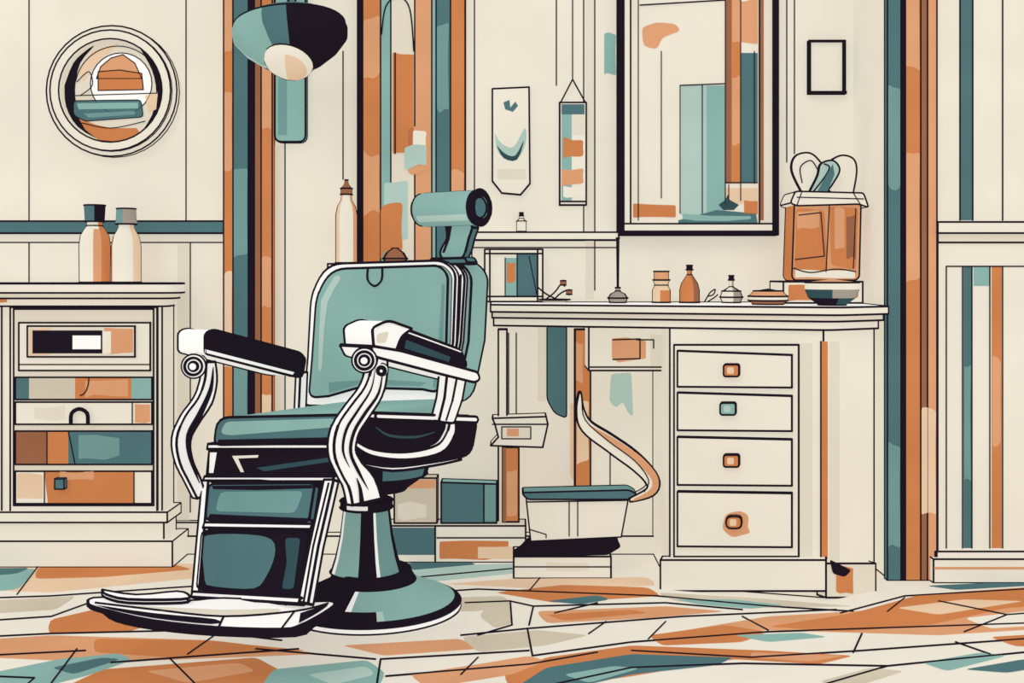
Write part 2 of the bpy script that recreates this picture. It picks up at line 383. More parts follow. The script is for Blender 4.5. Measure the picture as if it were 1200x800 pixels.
thing('picture_frame','small thin black frame with blank cream picture','picture frame',[a,b],WP.p(970,111,0))
# big mirror
a=Part('frame',.0035)
a.rect(WP,725,-60,731,275,.06,.06,'ink'); a.rect(WP,731,-60,739,266,.055,.055,'cream'); a.rect(WP,890,-60,906,270,.055,.055,'cream2'); a.rect(WP,725,271,912,275,.062,.062,'ink'); a.rect(WP,731,262,906,271,.06,.06,'cream')
a.rect(WP,906,-60,912,275,.06,.06,'ink'); a.r(WP,891,-60,895,258,.057,'brown')
b=Part('mirror_glass',.003); b.rect(WP,738,-60,890,264,.02,.02,'cream')
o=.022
b.r(WP,798,100,850,252,o,'palet'); b.r(WP,828,100,850,252,o+.001,'teal'); b.r(WP,800,-60,848,100,o,'cream')  # strips and patches below paint reflections onto the mirror glass
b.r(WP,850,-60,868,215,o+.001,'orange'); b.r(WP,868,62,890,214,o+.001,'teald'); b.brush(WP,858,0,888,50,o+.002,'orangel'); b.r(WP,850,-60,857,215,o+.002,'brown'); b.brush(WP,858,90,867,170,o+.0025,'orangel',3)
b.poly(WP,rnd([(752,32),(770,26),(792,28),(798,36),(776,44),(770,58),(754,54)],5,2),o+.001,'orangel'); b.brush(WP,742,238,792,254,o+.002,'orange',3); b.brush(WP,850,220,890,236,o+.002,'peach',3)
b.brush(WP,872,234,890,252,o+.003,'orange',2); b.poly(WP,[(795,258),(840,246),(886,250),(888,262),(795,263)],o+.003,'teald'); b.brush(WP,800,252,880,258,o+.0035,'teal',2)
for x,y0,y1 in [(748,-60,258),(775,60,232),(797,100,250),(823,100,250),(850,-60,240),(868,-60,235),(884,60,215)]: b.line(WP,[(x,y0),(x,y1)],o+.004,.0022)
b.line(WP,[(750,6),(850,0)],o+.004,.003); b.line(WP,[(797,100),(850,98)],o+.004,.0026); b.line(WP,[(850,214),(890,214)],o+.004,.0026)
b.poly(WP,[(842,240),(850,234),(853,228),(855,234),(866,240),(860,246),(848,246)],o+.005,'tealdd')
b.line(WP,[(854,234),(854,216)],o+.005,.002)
thing('wall_mirror','tall rectangular wall mirror in thin black and cream frame','mirror',[a,b],WP.p(818,277,0))
# =====================  LEFT CABINET  =====================
CD=4.2; CP=DP(CD); kx=CD/FPX
topz=H-(332-HY)*CD/FPX
XL=(-70-600)*kx
a=Part('countertop')
def topplan(px,f_,r=.05):
    x=(px-600)*4.16/FPX
    return [(XL,4.37),(XL,f_),(x-r,f_),(x-r*.55,f_+r*.08),(x-r*.22,f_+r*.3),(x-r*.05,f_+r*.7),(x,f_+r*1.2),(x-.01,f_+.13),(x-.06,4.37)]
a.slab(topplan(213,4.10,.06),topz-.034,topz,dict(f='cream',t='white')); a.slab(topplan(205,4.125,.05),topz-.055,topz-.034,'cream2'); a.slab(topplan(196,4.15,.03),topz-.085,topz-.055,'cream')
c=Part('body'); c.rect(CP,-70,358,190,604,0,.14,'cream')
c.rect(CP,-70,600,196,612,.03,.17,'cream'); c.rect(CP,-70,612,192,636,.015,.15,'cream'); c.rect(CP,-70,634,202,fy(4.15),.05,.2,'cream')
c.rect(CP,12,360,184,600,.008,.008,'cream'); c.rect(CP,16,362,180,592,.012,.012,'cream2')
c.r(CP,-70,364,4,600,.003,'cream2'); c.line(CP,[(2,360),(2,600)],.003,.0035); c.poly(CP,[(-40,348),(8,348),(8,354),(-40,356)],.055,'orange')
d1=Part('drawer',label='cream drawer with dark label window'); d1.rect(CP,22,378,176,434,.02,.01,'cream'); d1.rect(CP,32,382,158,418,.028,.01,'cream2'); d1.brush(CP,34,384,60,416,.029,'peach',1); d1.r(CP,38,387,120,414,.03,'ink'); d1.r(CP,85,393,118,409,.031,'white'); d1.brush(CP,122,385,156,414,.03,'orangel',2); d1.r(CP,120,388,130,414,.0305,'cream'); d1.line(CP,[(22,427),(176,427)],.022,.0025)
d2=Part('drawer',label='drawer front painted teal, white and orange'); d2.rect(CP,18,442,178,468,.02,.01,'cream'); d2.r(CP,19,443,34,467,.022,'teald'); d2.r(CP,88,443,154,467,.022,'orange'); d2.r(CP,154,443,177,467,.022,'teal'); d2.r(CP,34,443,88,467,.0215,'beige'); d2.brush(CP,100,446,150,464,.0225,'orangel',2); d2.line(CP,circ(94,443,10,20,a0=0,a1=90),.024,.0025)
d3=Part('drawer',label='cream drawer with arched handle'); d3.rect(CP,18,471,178,497,.02,.01,'cream'); d3.brush(CP,40,476,76,492,.022,'cream2',2); d3.brush(CP,158,473,176,495,.022,'orangel',1)
hd=Part('handle',.0025); hd.tube([CP.p(x,y,.035) for x,y in smooth([(83,496),(84,484),(93,479),(102,484),(103,496)],3)],.005,'brown'); d3.kids.append(hd); d3.line(CP,[(155,471),(155,497)],.022,.0025)
d4=Part('drawer',label='drawer front in brown, orange and teal'); d4.rect(CP,18,505,178,544,.02,.01,'orangel'); d4.r(CP,19,506,55,543,.022,'brown'); d4.r(CP,55,506,80,543,.022,'orange'); d4.r(CP,80,506,177,543,.022,'teald'); d4.line(CP,[(55,505),(55,544)],.023,.0025); d4.line(CP,[(80,505),(88,544)],.023,.0025); d4.brush(CP,92,512,140,536,.0225,'tealm',3)
d5=Part('drawer',label='orange drawer with small teal knob'); d5.rect(CP,18,552,178,590,.02,.01,'cream'); d5.poly(CP,[(52,553),(156,553),(158,589),(56,589)],.022,'orange'); d5.brush(CP,70,553,110,562,.0225,'orangel',2); d5.brush(CP,20,556,50,586,.022,'peach',3); d5.line(CP,[(157,552),(157,590)],.023,.0025); d5.line(CP,[(52,552),(52,590)],.023,.0025)
kn=Part('knob',.0028); kn.rect(CP,64,561,75,573,.045,.023,'teald'); d5.kids.append(kn)
thing('cabinet','low cream wooden cabinet with painted orange and teal drawers','cabinet',[a,c,d1,d2,d3,d4,d5],V((-1.75,4.3,0)))
tz=topz+.004
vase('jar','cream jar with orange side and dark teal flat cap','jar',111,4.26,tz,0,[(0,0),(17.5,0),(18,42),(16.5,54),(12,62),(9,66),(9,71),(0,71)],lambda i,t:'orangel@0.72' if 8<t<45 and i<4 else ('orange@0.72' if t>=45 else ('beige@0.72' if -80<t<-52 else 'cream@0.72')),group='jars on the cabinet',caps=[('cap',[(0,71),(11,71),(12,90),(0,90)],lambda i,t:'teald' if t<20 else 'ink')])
vase('jar','white jar with peach side and grey cap','jar',148,4.26,tz,0,[(0,0),(17,0),(17,42),(15,53),(11,60),(9,64),(9,68),(0,68)],lambda i,t:'orangel@0.72' if -75<t<-45 and i<3 else ('peach@0.72' if t>40 else 'cream@0.72'),group='jars on the cabinet',caps=[('cap',[(0,68),(12,68),(11,86),(0,86)],lambda i,t:'tealm' if t<0 else 'grey')])
# =====================  DESK  =====================
ZT=.985; ZB=.908
def xy(px,d): return ((px-600)*d/FPX,d)
P1=xy(785,3.9); P2=xy(965,3.76); P3=xy(1024,3.88)
tang=V((P2[0]-P1[0],P2[1]-P1[1],0)).normalized(); nrm=V((tang.y,-tang.x,0))
KP=Plane(V((P1[0],P1[1],0)),nrm)
tang2=V((P3[0]-P2[0],P3[1]-P2[1],0)).normalized(); nrm2=V((tang2.y,-tang2.x,0)); KS=Plane(V((P2[0],P2[1],0)),nrm2)
a=Part('desk_top')
def tp(i,xl=575):
    return [xy(xl+i*.3,4.37),xy(xl+i*.3,4.05+i*.002),xy(800,3.86+i*.002),xy(970-i,3.725+i*.002),xy(984-i,3.722+i*.002),xy(994-i,3.735+i*.002),xy(1041-i,3.84+i*.002),(1.33-i*.001,4.37)]
a.slab(tp(0),ZT-.026,ZT,dict(f='cream',t='white')); a.slab(tp(6),ZT-.048,ZT-.026,'cream2'); a.slab(tp(12),ZB,ZT-.048,'cream')
b=Part('body')
b.slab([P1,P2,P3,(1.24,4.36),(P1[0],4.36)],0.0,ZB,'cream')
b.rect(KP,774,656,968,fy(3.80)-4,.045,.05,'cream'); b.rect(KS,968,660,1026,700,.03,.04,'cream2')
b.r(KP,937,402,952,655,.003,'cream2'); b.r(KP,962,400,970,655,.004,'orange'); b.line(KP,[(962,400),(962,655)],.004,.003); b.line(KP,[(936,404),(936,655)],.005,.003)
b.r(KS,972,400,984,690,.003,'cream2'); b.brush(KS,980,664,1000,696,.033,'orange',3); b.poly(KS,rnd([(972,655),(998,668),(990,676),(976,672)],3,2),.034,'ink')
b.rect(KP,790,404,936,652,.006,.006,'cream')
dps=[]
for i,(y0,y1,kx0,ky,km,rd) in enumerate([(411,453,857,434,'orange',0),(460,504,853,479,'teal',0),(512,568,857,540,'orange',0),(576,640,860,612,'orange',1)]):
    q=Part('drawer',.0036); q.prism(KP,[(794,y0),(928,y0+5-i*1),(928,y1+1),(794,y1)],.022,.016,'cream')
    kb=Part('knob',.0034,label='square orange knob' if km=='orange' else 'square teal knob')
    if rd: q.poly(KP,rnd([(850,602),(868,598),(878,604),(876,618),(880,624),(858,630),(846,620)],5,2),.0235,'orangel')
    kb.prism(KP,rnd([(kx0-9,ky-7),(kx0+9,ky-7),(kx0+9,ky+7),(kx0-9,ky+7)],3 if not rd else 6,3),.045,.022,km); kb.poly(KP,rnd([(kx0-5,ky-4),(kx0+3,ky-4),(kx0+3,ky+4),(kx0-5,ky+4)],2,2),.046,'peach' if km=='orange' else 'palet')
    q.kids.append(kb); dps.append(q)
e=Part('apron'); AP=DP(4.12)
e.rect(AP,690,383,786,434,0,.24,'cream'); e.brush(AP,717,398,757,422,.002,'orangel',3); e.line(AP,[(718,398),(750,397),(750,420),(718,421)],.003,.0026); e.r(AP,762,392,784,432,.002,'cream2'); e.line(AP,[(690,430),(786,430)],.003,.003); e.line(AP,[(746,398),(766,398),(766,408)],.004,.0026)
g=Part('back_panel'); g.rect(WP,692,434,790,630,.04,.02,'cream'); g.poly(WP,rnd([(716,438),(740,436),(742,488),(736,484),(730,470),(722,478),(714,470)],4,2),.042,'palet'); g.line(WP,[(715,520),(715,628)],.042,.0025); g.rect(WP,690,628,790,fy(4.34),.06,.04,'cream')
h=Part('leg',label='orange desk leg'); h.rect(WP,674,386,692,fy(4.33),.07,.04,'orange'); h.brush(WP,676,470,690,540,.072,'peach',5); h.brush(WP,675,400,683,450,.072,'orangel',5)
l=Part('leg',label='slim cream desk leg'); l.rect(WP,584,386,594,fy(4.3),.1,.05,'cream'); 
thing('desk','cream wooden dressing desk with four drawers and square knobs','desk',[a,b,e,g,h,l]+dps,V((.8,4.1,0)))
DZ=ZT+.004
G='bottles on the desk'
vase('vase','small dark round vase with thin reed stem','vase',724,4.25,DZ,0,[(0,0),(10,0),(12,5),(9,10),(3,13),(3,17),(0,17)],'grey@0.55',caps=[('reed',[(0,12),(1.4,12),(2,75),(0,76)],'ink')])
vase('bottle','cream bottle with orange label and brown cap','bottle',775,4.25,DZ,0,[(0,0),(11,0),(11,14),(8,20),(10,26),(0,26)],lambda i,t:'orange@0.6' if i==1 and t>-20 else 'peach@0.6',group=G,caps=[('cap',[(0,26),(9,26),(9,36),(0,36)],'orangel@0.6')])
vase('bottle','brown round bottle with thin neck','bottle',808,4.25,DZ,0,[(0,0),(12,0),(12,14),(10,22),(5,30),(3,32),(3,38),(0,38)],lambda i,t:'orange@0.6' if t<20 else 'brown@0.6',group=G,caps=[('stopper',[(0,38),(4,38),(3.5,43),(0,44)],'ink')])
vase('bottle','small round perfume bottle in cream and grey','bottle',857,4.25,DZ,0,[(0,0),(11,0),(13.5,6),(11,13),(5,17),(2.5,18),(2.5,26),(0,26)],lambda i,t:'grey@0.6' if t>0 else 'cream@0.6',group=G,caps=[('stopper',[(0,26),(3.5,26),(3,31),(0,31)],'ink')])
vase('bottle','small cream bottle with dark stopper on the wall rail','bottle',611,4.375,WP.p(600,272,.05).z+.004,0,[(0,0),(6,0),(6,12),(3,15),(2.5,18),(0,18)],'cream@0.5',caps=[('stopper',[(0,18),(3,18),(2.5,22),(0,23)],'ink')],ink=.0022)
a=Part('dish',.003); X,Y=xy(650,4.25); a.lathe(V((X,Y,DZ)),V((0,0,1)),[(0,0),(.04,0),(.06,.01),(0,.01)],'grey',20)
b=Part('sprig',.003); q=DP(4.25); by=zy(DZ+.012,4.25)
for pth in ([(640,by),(650,by-8),(658,by-18),(662,by-15)],[(650,by),(656,by-6),(664,by-10),(668,by-6)],[(630,by-14),(640,by-6),(652,by)]): b.path3([q.p(x,y) for x,y in smooth(pth,4)],.003)
for x,y in ((660,by-19),(667,by-8)): b.lathe(q.p(x,y),V((0,0,1)),[(0,-.013),(.011,-.008),(.013,0),(.011,.008),(0,.013)],'brown@0.5',12)
thing('sprig_in_dish','curly dark sprig with brown buds in a flat dish','decoration',[a,b],V((X,Y,DZ)))
a=Part('sprig',.0025); q=DP(4.25); by=zy(DZ,4.25)-1
for pth in ([(826,by),(832,by-10),(838,by-14),(836,by-8),(830,by-6)],[(830,by),(838,by-5),(841,by-8)]): a.path3([q.p(x,y) for x,y in smooth(pth,4)],.0026)
thing('curly_sprig','small curly dark sprig lying on the desk','decoration',a)
a=Part('frame'); q=DP(4.34); yb=zy(DZ,4.34)
for z in [(568,292,636,297),(568,yb-6,636,yb),(568,292,574,yb),(630,292,636,yb)]: a.rect(q,*z,0,.03,'cream')
b=Part('picture',0); b.rect(q,574,297,630,yb-6,-.012,.01,'cream'); b.r(q,606,298,630,yb-6,-.01,'teald'); b.r(q,592,302,606,yb-7,-.0105,'teal'); b.line(q,[(606,298),(606,yb-6)],-.009,.0025); b.line(q,[(592,302),(592,yb-6)],-.009,.0022); b.brush(q,594,308,604,330,-.0095,'orange',2); b.line(q,[(620,300),(629,345)],-.009,.002)
thing('framed_picture','cream framed abstract picture in teal and orange on the desk','picture frame',[a,b],q.p(602,yb))
vase('bowl','low round orange lidded dish','bowl',900,4.02,DZ,0,[(0,0),(18,0),(23,4),(23,9),(17,15),(0,18)],lambda i,t:'orangel@0.78' if i>=3 else ('cream@0.8' if i==2 else 'brown@0.8'))
a=Part('tray'); plan=[xy(918,4.14),xy(1011,4.14),(xy(1011,4.14)[0],4.35),(xy(918,4.14)[0],4.35)]
zt_=H-(330-HY)*4.14/FPX
a.slab(plan,DZ,zt_,dict(f='cream',t='white')); qd=DP(4.14); a.brush(qd,924,zy(zt_,4.14)+4,970,zy(DZ,4.14)-3,.002,'orange',1); a.brush(qd,975,zy(zt_,4.14)+4,1006,zy(DZ,4.14)-6,.002,'orangel',1)
thing('wooden_tray','low cream wooden box with orange paint on the desk','box',a)
a=Part('jar_glass',.0032); q=DP(4.17); yb=zy(zt_+.004,4.17)-.5
a.prism(q,rnd([(931,238),(1009,238),(1007,yb-4),(1003,yb),(931,yb),(928,yb-4)],2,2),0,.13,dict(f='orangel',s='orange'))
a.poly(q,rnd([(933,244),(966,246),(970,yb-12),(931,yb-10)],4,2),.003,'orange'); a.poly(q,rnd([(972,242),(1006,244),(1003,yb-12),(974,yb-18)],4,2),.003,'orange'); a.brush(q,934,248,960,270,.004,'orangel',4); a.brush(q,978,246,990,290,.004,'orangel',4); a.brush(q,992,252,1003,yb-26,.004,'brown',3); a.brush(q,932,yb-12,1002,yb-3,.004,'cream',1)
a.line(q,[(936,252),(962,249),(966,300),(932,304)],.005,.0022); a.line(q,[(972,240),(968,yb-10)],.005,.0022); a.line(q,smooth([(930,yb-14),(950,yb-9),(980,yb-13),(1003,yb-10)]),.005,.0024); a.line(q,[(1003,244),(1000,yb-14)],.005,.002)
b=Part('jar_lid',.0032); b.prism(q,rnd([(932,224),(1012,226),(1018,243),(1006,239),(934,241),(926,238)],3,2),.015,.16,dict(f='cream',t='white')); b.line(q,[(934,231),(1012,233)],.017,.0022); b.line(q,[(940,224),(934,240)],.017,.002); b.line(q,[(1000,226),(1008,239)],.017,.002)
c=Part('looped_handle',.0035,label='thin looped handles with teal leaf'); zl=zy(DP(4.17).p(966,224,.015).z,4.24)
def loop(pts,m,dy=0):
    pts=smooth(pts,5); c.prism(DP(4.24+dy),pts[:-1],0,.012,m)
loop([(940,zl),(928,200),(932,183),(948,179),(960,188),(968,203),(962,zl),(940,zl)],'cream')
loop([(1000,zl),(1004,200),(1000,186),(986,182),(972,190),(968,204),(974,zl),(1000,zl)],'cream',.02)
loop([(948,zl),(958,206),(962,192),(976,188),(984,198),(978,212),(966,zl),(948,zl)],'palet',-.03)
c.line(DP(4.2),smooth([(952,zl),(966,208),(972,196),(966,192)]),0,.003); c.line(DP(4.23),smooth([(940,214),(938,196),(950,188),(958,198)]),0,.0025); c.poly(DP(4.2),[(958,zl-2),(968,206),(976,192),(978,204),(970,zl-2)],.002,'teald')
thing('storage_jar','straight sided orange glass jar with cream lid and looped handles','jar',[a,b,c],DP(4.17).p(966,yb))
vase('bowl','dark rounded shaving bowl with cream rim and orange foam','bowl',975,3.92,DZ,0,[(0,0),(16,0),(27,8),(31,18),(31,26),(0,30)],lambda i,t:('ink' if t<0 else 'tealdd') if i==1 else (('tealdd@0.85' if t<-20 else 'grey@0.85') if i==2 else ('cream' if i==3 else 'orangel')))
# =====================  STOOL & SMALL STUFF  =====================
SP=DP(4.0)
a=Part('base',label='cream stepped plinth'); a.rect(SP,602,652,716,fy(4.0),0,.14,'cream'); a.brush(SP,640,658,690,668,.002,'cream2',2); a.line(SP,[(602,664),(716,664)],.002,.0025)
a2=Part('tray',label='dark flared base'); a2.prism(SP,rnd([(620,636),(722,632),(727,640),(712,649),(602,652),(612,645)],3,2),.01,.08,'ink')
b=Part('seat_box',.0028,label='light cream box skirt'); b.prism(SP,[(617,588),(736,586),(728,629),(622,634)],0,.07,'cream'); b.line(SP,[(667,588),(667,628)],.003,.0022); b.line(SP,[(677,588),(677,628)],.003,.0022); b.line(SP,[(620,620),(640,626),(640,630)],.003,.0022)
c=Part('seat',.0032,label='thin dark teal seat pad'); c.prism(SP,rnd([(611,577),(738,574),(748,580),(738,585),(618,585)],4,3),.02,.09,dict(f='teald',t='tealm'))
d_=Part('backrest',label='curved orange and cream bentwood back'); pth=smooth([(680,460),(680,480),(688,500),(716,520),(746,542),(764,562),(762,576),(738,586)],5)
d_.prism(SP,ribbon(pth,[2,8,14,18,20,18,16,11,4]),.03,.04,dict(f='cream',s='cream'))
d_.poly(SP,ribbon(smooth([(690,498),(718,516),(748,538),(767,560),(764,576),(742,586)],5),[1,6,9,8,7,2]),.032,'orangel'); d_.line(SP,smooth([(682,470),(686,492),(712,516),(744,540),(760,562),(755,576)],4),.034,.0022)
thing('stool','low dressing stool with thin teal seat and curved bentwood back','stool',[a,a2,b,c,d_],V((.2,4.1,0)))
a=Part('bench'); BP=DP(4.22); a.rect(BP,450,616,616,fy(4.22),0,.11,dict(f='cream',t='cream2')); a.r(BP,452,618,510,650,.002,'teald'); a.brush(BP,515,636,596,654,.002,'orange',3); a.brush(BP,560,640,604,654,.003,'peach',2); a.line(BP,[(510,616),(510,658)],.003); a.line(BP,[(512,630),(616,630)],.003,.003)
thing('low_bench','low cream bench box with orange and teal paint','bench',a); BZ=BP.p(500,616).z+.004
def yb(d): return zy(BZ,d)
a=Part('box'); q=DP(4.25); a.prism(q,[(517,565),(582,567),(582,yb(4.25)),(517,yb(4.25))],0,.07,dict(f='teald',t='teal')); a.line(q,[(567,566),(567,yb(4.25))],.002,.003); a.r(q,568,568,581,yb(4.25)-2,.002,'tealm')
thing('storage_box','dark teal storage box on the low bench','box',a)
a=Part('box'); a.rect(q,462,560,512,yb(4.25),0,.07,'beige'); a.r(q,464,562,510,572,.002,'orangel'); a.brush(q,466,590,500,yb(4.25)-4,.002,'cream2',3)
thing('storage_box','beige storage box with orange stripe on the low bench','box',a)
a=Part('table_top'); q=DP(4.24); a.prism(q,[(577,490),(640,488),(642,497),(636,524),(575,522),(584,512),(580,497)],0,.1,'cream'); a.r(q,588,500,622,514,.002,'cream2',.0025); a.r(q,594,502,608,511,.003,'orangel'); a.line(q,[(577,497),(641,497)],.002,.003)
b=Part('pedestal'); q2=DP(4.27); b.rect(q2,589,524,608,yb(4.27),0,.05,'orange'); b.brush(q2,594,550,606,yb(4.27)-8,.002,'orangel',3); b.r(q2,589,524,593,yb(4.27),.003,'brown')
thing('side_stand','small cream topped stand on an orange post','stand',[a,b],q.p(600,yb(4.27)))
# =====================  BARBER CHAIR  =====================
TH=math.radians(35); W=V((math.cos(TH),-math.sin(TH),0)); F=V((-math.sin(TH),-math.cos(TH),0)); C=V((-.40,3.65,0))
def PU(u): return Plane(C+W*u,W)
def PV(v): return Plane(C+F*v,F)
CI=.0042
parts=[]
cb=V((-.46,3.66,0))
base=Part('base',CI,label='round base flange in teal and chrome with painted black reflection bands')
def bm_(i,t):  # black and pale angle bands paint reflections and highlights on the flange
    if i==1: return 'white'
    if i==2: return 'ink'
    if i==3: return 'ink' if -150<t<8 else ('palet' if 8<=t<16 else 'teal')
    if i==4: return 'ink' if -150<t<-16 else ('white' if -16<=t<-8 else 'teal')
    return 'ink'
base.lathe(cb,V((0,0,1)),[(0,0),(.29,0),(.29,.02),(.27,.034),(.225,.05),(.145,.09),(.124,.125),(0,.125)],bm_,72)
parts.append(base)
col=Part('pedestal',CI,label='tapered teal pedestal with painted black and white reflection stripes')
def cm(i,t):  # column reflections and white highlights painted by angle
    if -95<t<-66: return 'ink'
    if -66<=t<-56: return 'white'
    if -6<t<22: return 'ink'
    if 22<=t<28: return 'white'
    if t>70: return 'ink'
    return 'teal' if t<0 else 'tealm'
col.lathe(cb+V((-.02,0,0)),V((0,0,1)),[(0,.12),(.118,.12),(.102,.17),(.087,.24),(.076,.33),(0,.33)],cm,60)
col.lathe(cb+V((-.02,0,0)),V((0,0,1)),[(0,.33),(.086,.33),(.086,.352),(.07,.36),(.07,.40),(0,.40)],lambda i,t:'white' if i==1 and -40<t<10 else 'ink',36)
parts.append(col)
und=Part('seat_support',CI,label='black and dark teal mechanism below the seat')
und.lathe(cb+V((.02,0,0)),V((0,0,1)),[(0,.39),(.09,.39),(.16,.44),(.18,.50),(.0,.50)],lambda i,t:'teald' if 15<t<70 and i==2 else 'ink',32)
parts.append(und)
SV_=PV(.47)
s=Part('seat_apron',CI,label='black apron with chrome trim')
s.prism(SV_,[(246,522),(394,522),(390,561),(242,561)],.0,.5,dict(f='ink'))
s.prism(SV_,[(244,520),(397,520),(396,526),(243,526)],.012,.02,'white'); s.prism(SV_,[(240,558),(391,558),(390,564),(238,564)],.012,.02,'white')
s.poly(SV_,[(272,534),(303,533),(302,536),(279,537),(286,553),(282,553)],.003,'cream'); s.poly(SV_,[(246,530),(254,530),(250,554),(245,554)],.003,'white'); s.poly(SV_,[(300,548),(384,536),(386,541),(310,552)],.003,'tealdd')  # hooked cream mark is a highlight painted on the black apron
parts.append(s)
s=Part('seat',CI,label='teal padded seat cushion')
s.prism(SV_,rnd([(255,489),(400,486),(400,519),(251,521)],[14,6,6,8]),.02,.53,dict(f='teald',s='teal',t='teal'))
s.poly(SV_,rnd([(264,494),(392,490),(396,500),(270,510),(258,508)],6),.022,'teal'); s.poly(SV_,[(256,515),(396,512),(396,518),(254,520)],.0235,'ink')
parts.append(s)
BV=PV(.02)
s=Part('backrest',CI,label='padded teal backrest with chrome edging')
s.prism(BV,rnd([(356,475),(361,420),(365,342),(384,309),(519,305),(534,318),(531,400),(522,468),(500,472),(420,476)],[8,0,20,26,16,14,0,14,0,0],5),-.02,.016,'white')
s.prism(BV,rnd([(362,466),(366,420),(371,345),(389,315),(515,311),(525,322),(523,400),(514,460),(495,456),(420,454),(385,464)],[10,0,18,22,14,12,0,14,0,0,0],5),.0,.022,'teal')
s.prism(BV,rnd([(364,477),(366,420),(370,345),(389,309),(530,305),(545,320),(540,400),(526,470)],[8,0,20,26,16,14,0,14],5),-.045,.012,'white')
s.prism(BV,rnd([(372,480),(374,420),(378,345),(400,309),(536,305),(553,321),(549,400),(534,473)],[8,0,20,26,18,18,0,20],5),-.065,.085,'teal')
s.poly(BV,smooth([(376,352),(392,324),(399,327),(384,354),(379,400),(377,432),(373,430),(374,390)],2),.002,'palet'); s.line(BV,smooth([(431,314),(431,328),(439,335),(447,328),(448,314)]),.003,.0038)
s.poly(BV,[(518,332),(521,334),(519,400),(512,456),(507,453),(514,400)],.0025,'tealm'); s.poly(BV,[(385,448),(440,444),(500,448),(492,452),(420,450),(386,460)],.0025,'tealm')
s.line(BV,smooth([(540,322),(536,400),(523,464)],6),-.043,.0035)
parts.append(s)
A=PV(-.05).p(494,246); B=PV(-.05).p(563,243)
ax=(B-A); Ln=ax.length
s=Part('headrest',CI,label='teal roll headrest with dark end cap'); r=.056
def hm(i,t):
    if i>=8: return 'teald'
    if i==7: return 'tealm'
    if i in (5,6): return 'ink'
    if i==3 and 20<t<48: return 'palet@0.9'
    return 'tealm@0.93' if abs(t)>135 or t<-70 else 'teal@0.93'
s.lathe(A,ax,[(0,-.012),(r*.6,-.010),(r*.9,0),(r,.02),(r,Ln-.02),(r*1.02,Ln-.015),(r*1.02,Ln),(r*.7,Ln+.004),(r*.6,Ln-.002),(0,Ln-.002)],hm,30)
hb=Part('headrest_bracket',CI,label='rounded teal headrest neck with dark edge')
hb.prism(PV(-.06),smooth([(522,262),(552,262),(549,280),(543,300),(532,305),(518,302),(517,292),(524,278),(522,262)],3)[:-1],0,.03,dict(f='teal',s='teald')); hb.poly(PV(-.06),[(523,262),(530,262),(527,280),(521,296),(518,296),(524,280)],.002,'ink')
hb.prism(PV(-.04),rnd([(505,303),(545,302),(548,309),(502,310)],3),.02,.05,'teald')
parts+= [s,hb]
# near arm
PN=PU(.36)
s=Part('armrest',CI,label='black padded armrest with broad chrome front')
s.prism(PN,rnd([(439,385),(456,378),(541,410),(547,428),(541,436),(442,408)],[6,8,8,6,4,4],3),.0,.098,dict(f='ink',t='ink',s='ink'))
s.prism(PN,rnd([(436,384),(455,375),(483,385),(470,394),(464,410),(438,407)],[5,7,2,6,2,4],3),.004,.106,dict(f='white',t='white',s='white'))
s.prism(PN,rnd([(434,405),(470,411),(560,436),(562,445),(556,448),(520,439),(440,418)],3,3),.008,.115,dict(f='white',s='white'))
s.poly(PN,[(476,398),(528,418),(526,424),(474,408)],.003,'tealdd')
s.poly(PN,rnd([(442,391),(456,388),(452,402),(441,402)],3,2),.0055,'cream2'); s.line(PN,[(474,388),(540,412)],.002,.002,'white')  # white line along the pad is a painted highlight
parts.append(s)
s=Part('arm_support',CI,label='curved chrome arm support with painted black reflection streaks')
pth=smooth([(446,414),(444,436),(437,460),(422,482),(408,504),(404,528),(412,548),(424,566),(430,588)],4)
s.prism(PN,ribbon(pth,[14,19,23,25,26,25,27,32,34]),-.01,.022,dict(f='white',s='white'))
s.poly(PN,ribbon(smooth([(440,430),(435,456),(420,480),(406,503),(402,528),(410,548)],4),[.5,2,3,3.5,3,.5]),-.007,'ink'); s.poly(PN,ribbon(smooth([(449,430),(444,460),(428,484),(415,506),(411,530),(420,552),(432,574)],4),[.5,3,4,4,4,4,.5]),-.007,'ink')  # flat black streaks paint chrome reflections on the support
s.poly(PN,ribbon(smooth([(418,560),(422,572),(424,588)],4),[1,4,6]),-.006,'ink')
parts.append(s)
def knob(pl,px,py,off,r,lab):
    k=Part('knob',CI*.8,label=lab); o=pl.p(px,py,off)
    axd=(F*.55+W*.45).normalized()
    k.lathe(o,axd,[(0,-.03),(r,-.03),(r,0),(r*.75,.008),(r*.7,.004),(r*.4,.004),(r*.35,.014),(0,.02)],['cream','cream','white','white','white','grey','white'],26); return k
parts.append(knob(PN,427,422,.0,.033,'round chrome knob'))
parts.append(knob(PN,447,434,.01,.016,'small round chrome knob'))
s=Part('rear_post',CI,label='chrome rear armrest post'); s.prism(PN,rnd([(524,438),(546,442),(541,470),(532,496),(514,494),(521,466)],3,2),-.02,.03,dict(f='white',s='white')); s.line(PN,[(535,444),(530,470),(523,492)],-.018,.0038)
parts.append(s)
s=Part('seat_side',CI,label='black side bracket with chrome scroll trim')
s.prism(PU(.31),rnd([(430,492),(470,488),(556,489),(558,498),(552,532),(520,541),(440,546),(418,536),(418,512)],[8,0,6,6,10,0,10,10,8],4),0,.05,dict(f='ink'))
q=PU(.31)
s.prism(q,rnd([(440,484),(500,486),(560,488),(560,495),(500,493),(440,491)],3,2),.01,.03,'white')
s.prism(q,ribbon(smooth([(412,516),(436,530),(476,534),(514,526),(528,508),(530,494)],5),[5,8,9,10,9,6]),.012,.02,'white'); s.poly(q,ribbon(smooth([(440,500),(456,510),(486,512),(510,506)],4),[1,3,3,1]),.003,'tealdd')
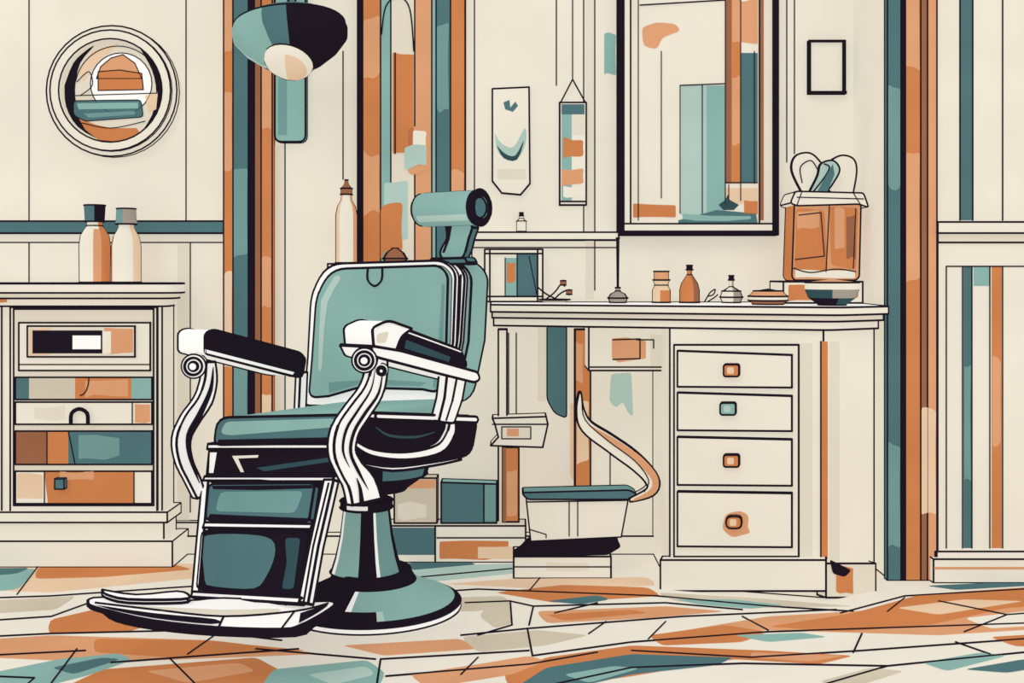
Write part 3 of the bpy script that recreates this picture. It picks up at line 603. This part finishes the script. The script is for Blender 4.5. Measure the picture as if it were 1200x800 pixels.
s.prism(q,ribbon(smooth([(418,542),(460,549),(510,543),(540,537)],4),[3,5,4,3]),.008,.02,'white')
parts.append(s)
# far arm
PF=PU(-.27)
s=Part('armrest',CI,label='black padded armrest with white top edge')
s.prism(PF,rnd([(240,390),(250,386),(352,413),(358,420),(354,442),(340,440),(240,414)],[5,5,4,4,4,3,4],3),0,.125,dict(f='ink',t='white',s='white'))
s.poly(PF,[(240,409),(345,436),(343,439),(240,413)],.003,'white')
parts.append(s)
parts.append(knob(PF,227,429,-.05,.036,'round chrome knob'))
s=Part('arm_support',CI,label='curved chrome arm support with painted black reflection streaks')
pth=smooth([(247,424),(247,446),(240,470),(225,492),(215,515),(218,540),(228,562),(236,582)],4)
s.prism(PF,ribbon(pth,[10,14,17,18,16,15,14,10]),-.03,.022,dict(f='white',s='white'))
s.poly(PF,ribbon(smooth([(250,430),(247,456),(235,484),(222,510),(223,536),(234,566)],4),[1,5,7,8,5,1]),-.027,'ink')  # dark reflection painted along the far chrome support
parts.append(s)
s=Part('arm_link',CI,label='chrome bracket joining armrest and seat'); s.prism(PF,[(352,436),(360,436),(358,484),(350,484)],-.03,.02,'white'); parts.append(s)
# leg rest
o=C+F*.465+V((0,0,.52)); dr_=(F*.15+V((0,0,-.34))).normalized(); n_=W.cross(dr_)
if n_.dot(CAM-o)<0: n_=-n_
LP=Plane(o,n_)
s=Part('leg_rest_frame',CI,label='chrome leg rest frame')
s.prism(LP,[(242,563),(390,563),(372,640),(356,706),(226,698),(232,630)],0,.02,'ink')
s.prism(LP,[(237,563),(244,563),(233,697),(225,697)],.022,.02,'white'); s.prism(LP,[(380,562),(391,562),(373,640),(361,707),(350,705),(363,640)],.022,.02,'white'); s.line(LP,[(385,566),(367,640),(356,704)],.024,.003)
s.prism(LP,[(240,612),(366,614),(364,620),(238,618)],.024,.02,'white'); s.prism(LP,[(226,693),(352,700),(350,707),(224,699)],.03,.02,'white')
parts.append(s)
s=Part('leg_rest_pad',CI,label='dark teal upper leg pad'); s.prism(LP,rnd([(245,567),(369,566),(362,611),(241,609)],6,3),.02,.02,'teald'); s.poly(LP,[(248,569),(366,568),(366,572),(300,574),(250,573)],.0215,'ink'); s.poly(LP,[(246,602),(290,604),(360,607),(360,610),(243,608)],.022,'ink'); s.poly(LP,rnd([(258,576),(356,575),(346,601),(252,599)],6,2),.0215,'tealm'); parts.append(s)
s=Part('leg_rest_pad',CI,label='black and teal lower leg pad'); s.prism(LP,rnd([(237,622),(360,624),(350,697),(231,690)],6,3),.02,.02,'ink'); s.poly(LP,smooth([(240,680),(237,640),(243,627),(290,626),(318,632),(322,650),(312,675),(298,689),(260,688),(242,685)],3),.022,'teald'); s.poly(LP,rnd([(334,630),(352,630),(344,690),(330,690),(336,660)],4,2),.022,'tealdd'); parts.append(s)
# foot plate
HP=Plane(V((0,0,.185)),V((0,0,1)))
s=Part('footrest',CI,label='thin curved chrome footplate with black layer painted as its shadow')
pl_=smooth([(103,703),(122,700),(215,704),(262,701),(352,705),(388,705),(390,710),(372,722),(350,733),(330,737),(255,735),(180,727),(130,716),(106,709),(103,703)],3)[:-1]
s.prism(HP,pl_,0,.008,dict(f='white',s='white'))
pl2=smooth([(120,706),(200,706),(352,708),(384,711),(368,722),(346,733),(255,732),(180,725),(136,716),(120,706)],3)[:-1]
s.prism(HP,pl2,-.009,.026,'ink')  # black layer below the plate stands in for its shadow
s.poly(HP,smooth([(150,709),(262,714),(326,713),(316,719),(262,720),(190,716)],3),.002,'cream2'); s.line(HP,smooth([(112,706),(180,714),(262,722),(345,716),(384,707)],4),.002,.0034); s.line(HP,[(262,722),(256,735)],.002,.0034); s.line(HP,[(345,716),(330,736)],.002,.0034)
s.poly(HP,smooth([(110,708),(180,718),(252,725),(248,731),(180,724),(130,714)],3),.0025,'ink'); s.poly(HP,smooth([(352,718),(384,708),(372,718),(350,730)],3),.002,'ink')
hq=Plane(V((0,0,.20)),V((0,0,1)))
s.prism(hq,smooth([(120,691),(160,697),(208,693),(222,698),(212,702),(150,702),(124,696),(120,691)],3)[:-1],0,.01,'white')
s.prism(LP,[(244,697),(338,703),(334,712),(240,706)],.0,.02,'white')
parts.append(s)
thing('barber_chair','vintage teal barber chair with chrome arms, headrest and footplate','barber chair',parts,V((cb.x,cb.y,0)))
# =====================  CAMERA / LIGHT =====================
cam=bpy.data.cameras.new('camera'); co=bpy.data.objects.new('camera',cam); bpy.context.collection.objects.link(co)
co.location=CAM; co.rotation_euler=(math.pi/2,0,0); cam.sensor_width=36; cam.lens=FPX/1200*36; cam.shift_y=-80/1200
bpy.context.scene.camera=co
wd=bpy.data.worlds.new('world'); bpy.context.scene.world=wd; wd.use_nodes=True
bg=wd.node_tree.nodes['Background']; bg.inputs[0].default_value=(1,.99,.97,1); bg.inputs[1].default_value=1.0
sl=bpy.data.lights.new('sun','SUN'); sl.energy=.5; sl.angle=.3; so=bpy.data.objects.new('sun',sl); bpy.context.collection.objects.link(so); so.rotation_euler=(math.radians(50),0,math.radians(-25)); so.location=(0,0,3)
bpy.context.scene.view_settings.view_transform='Standard'
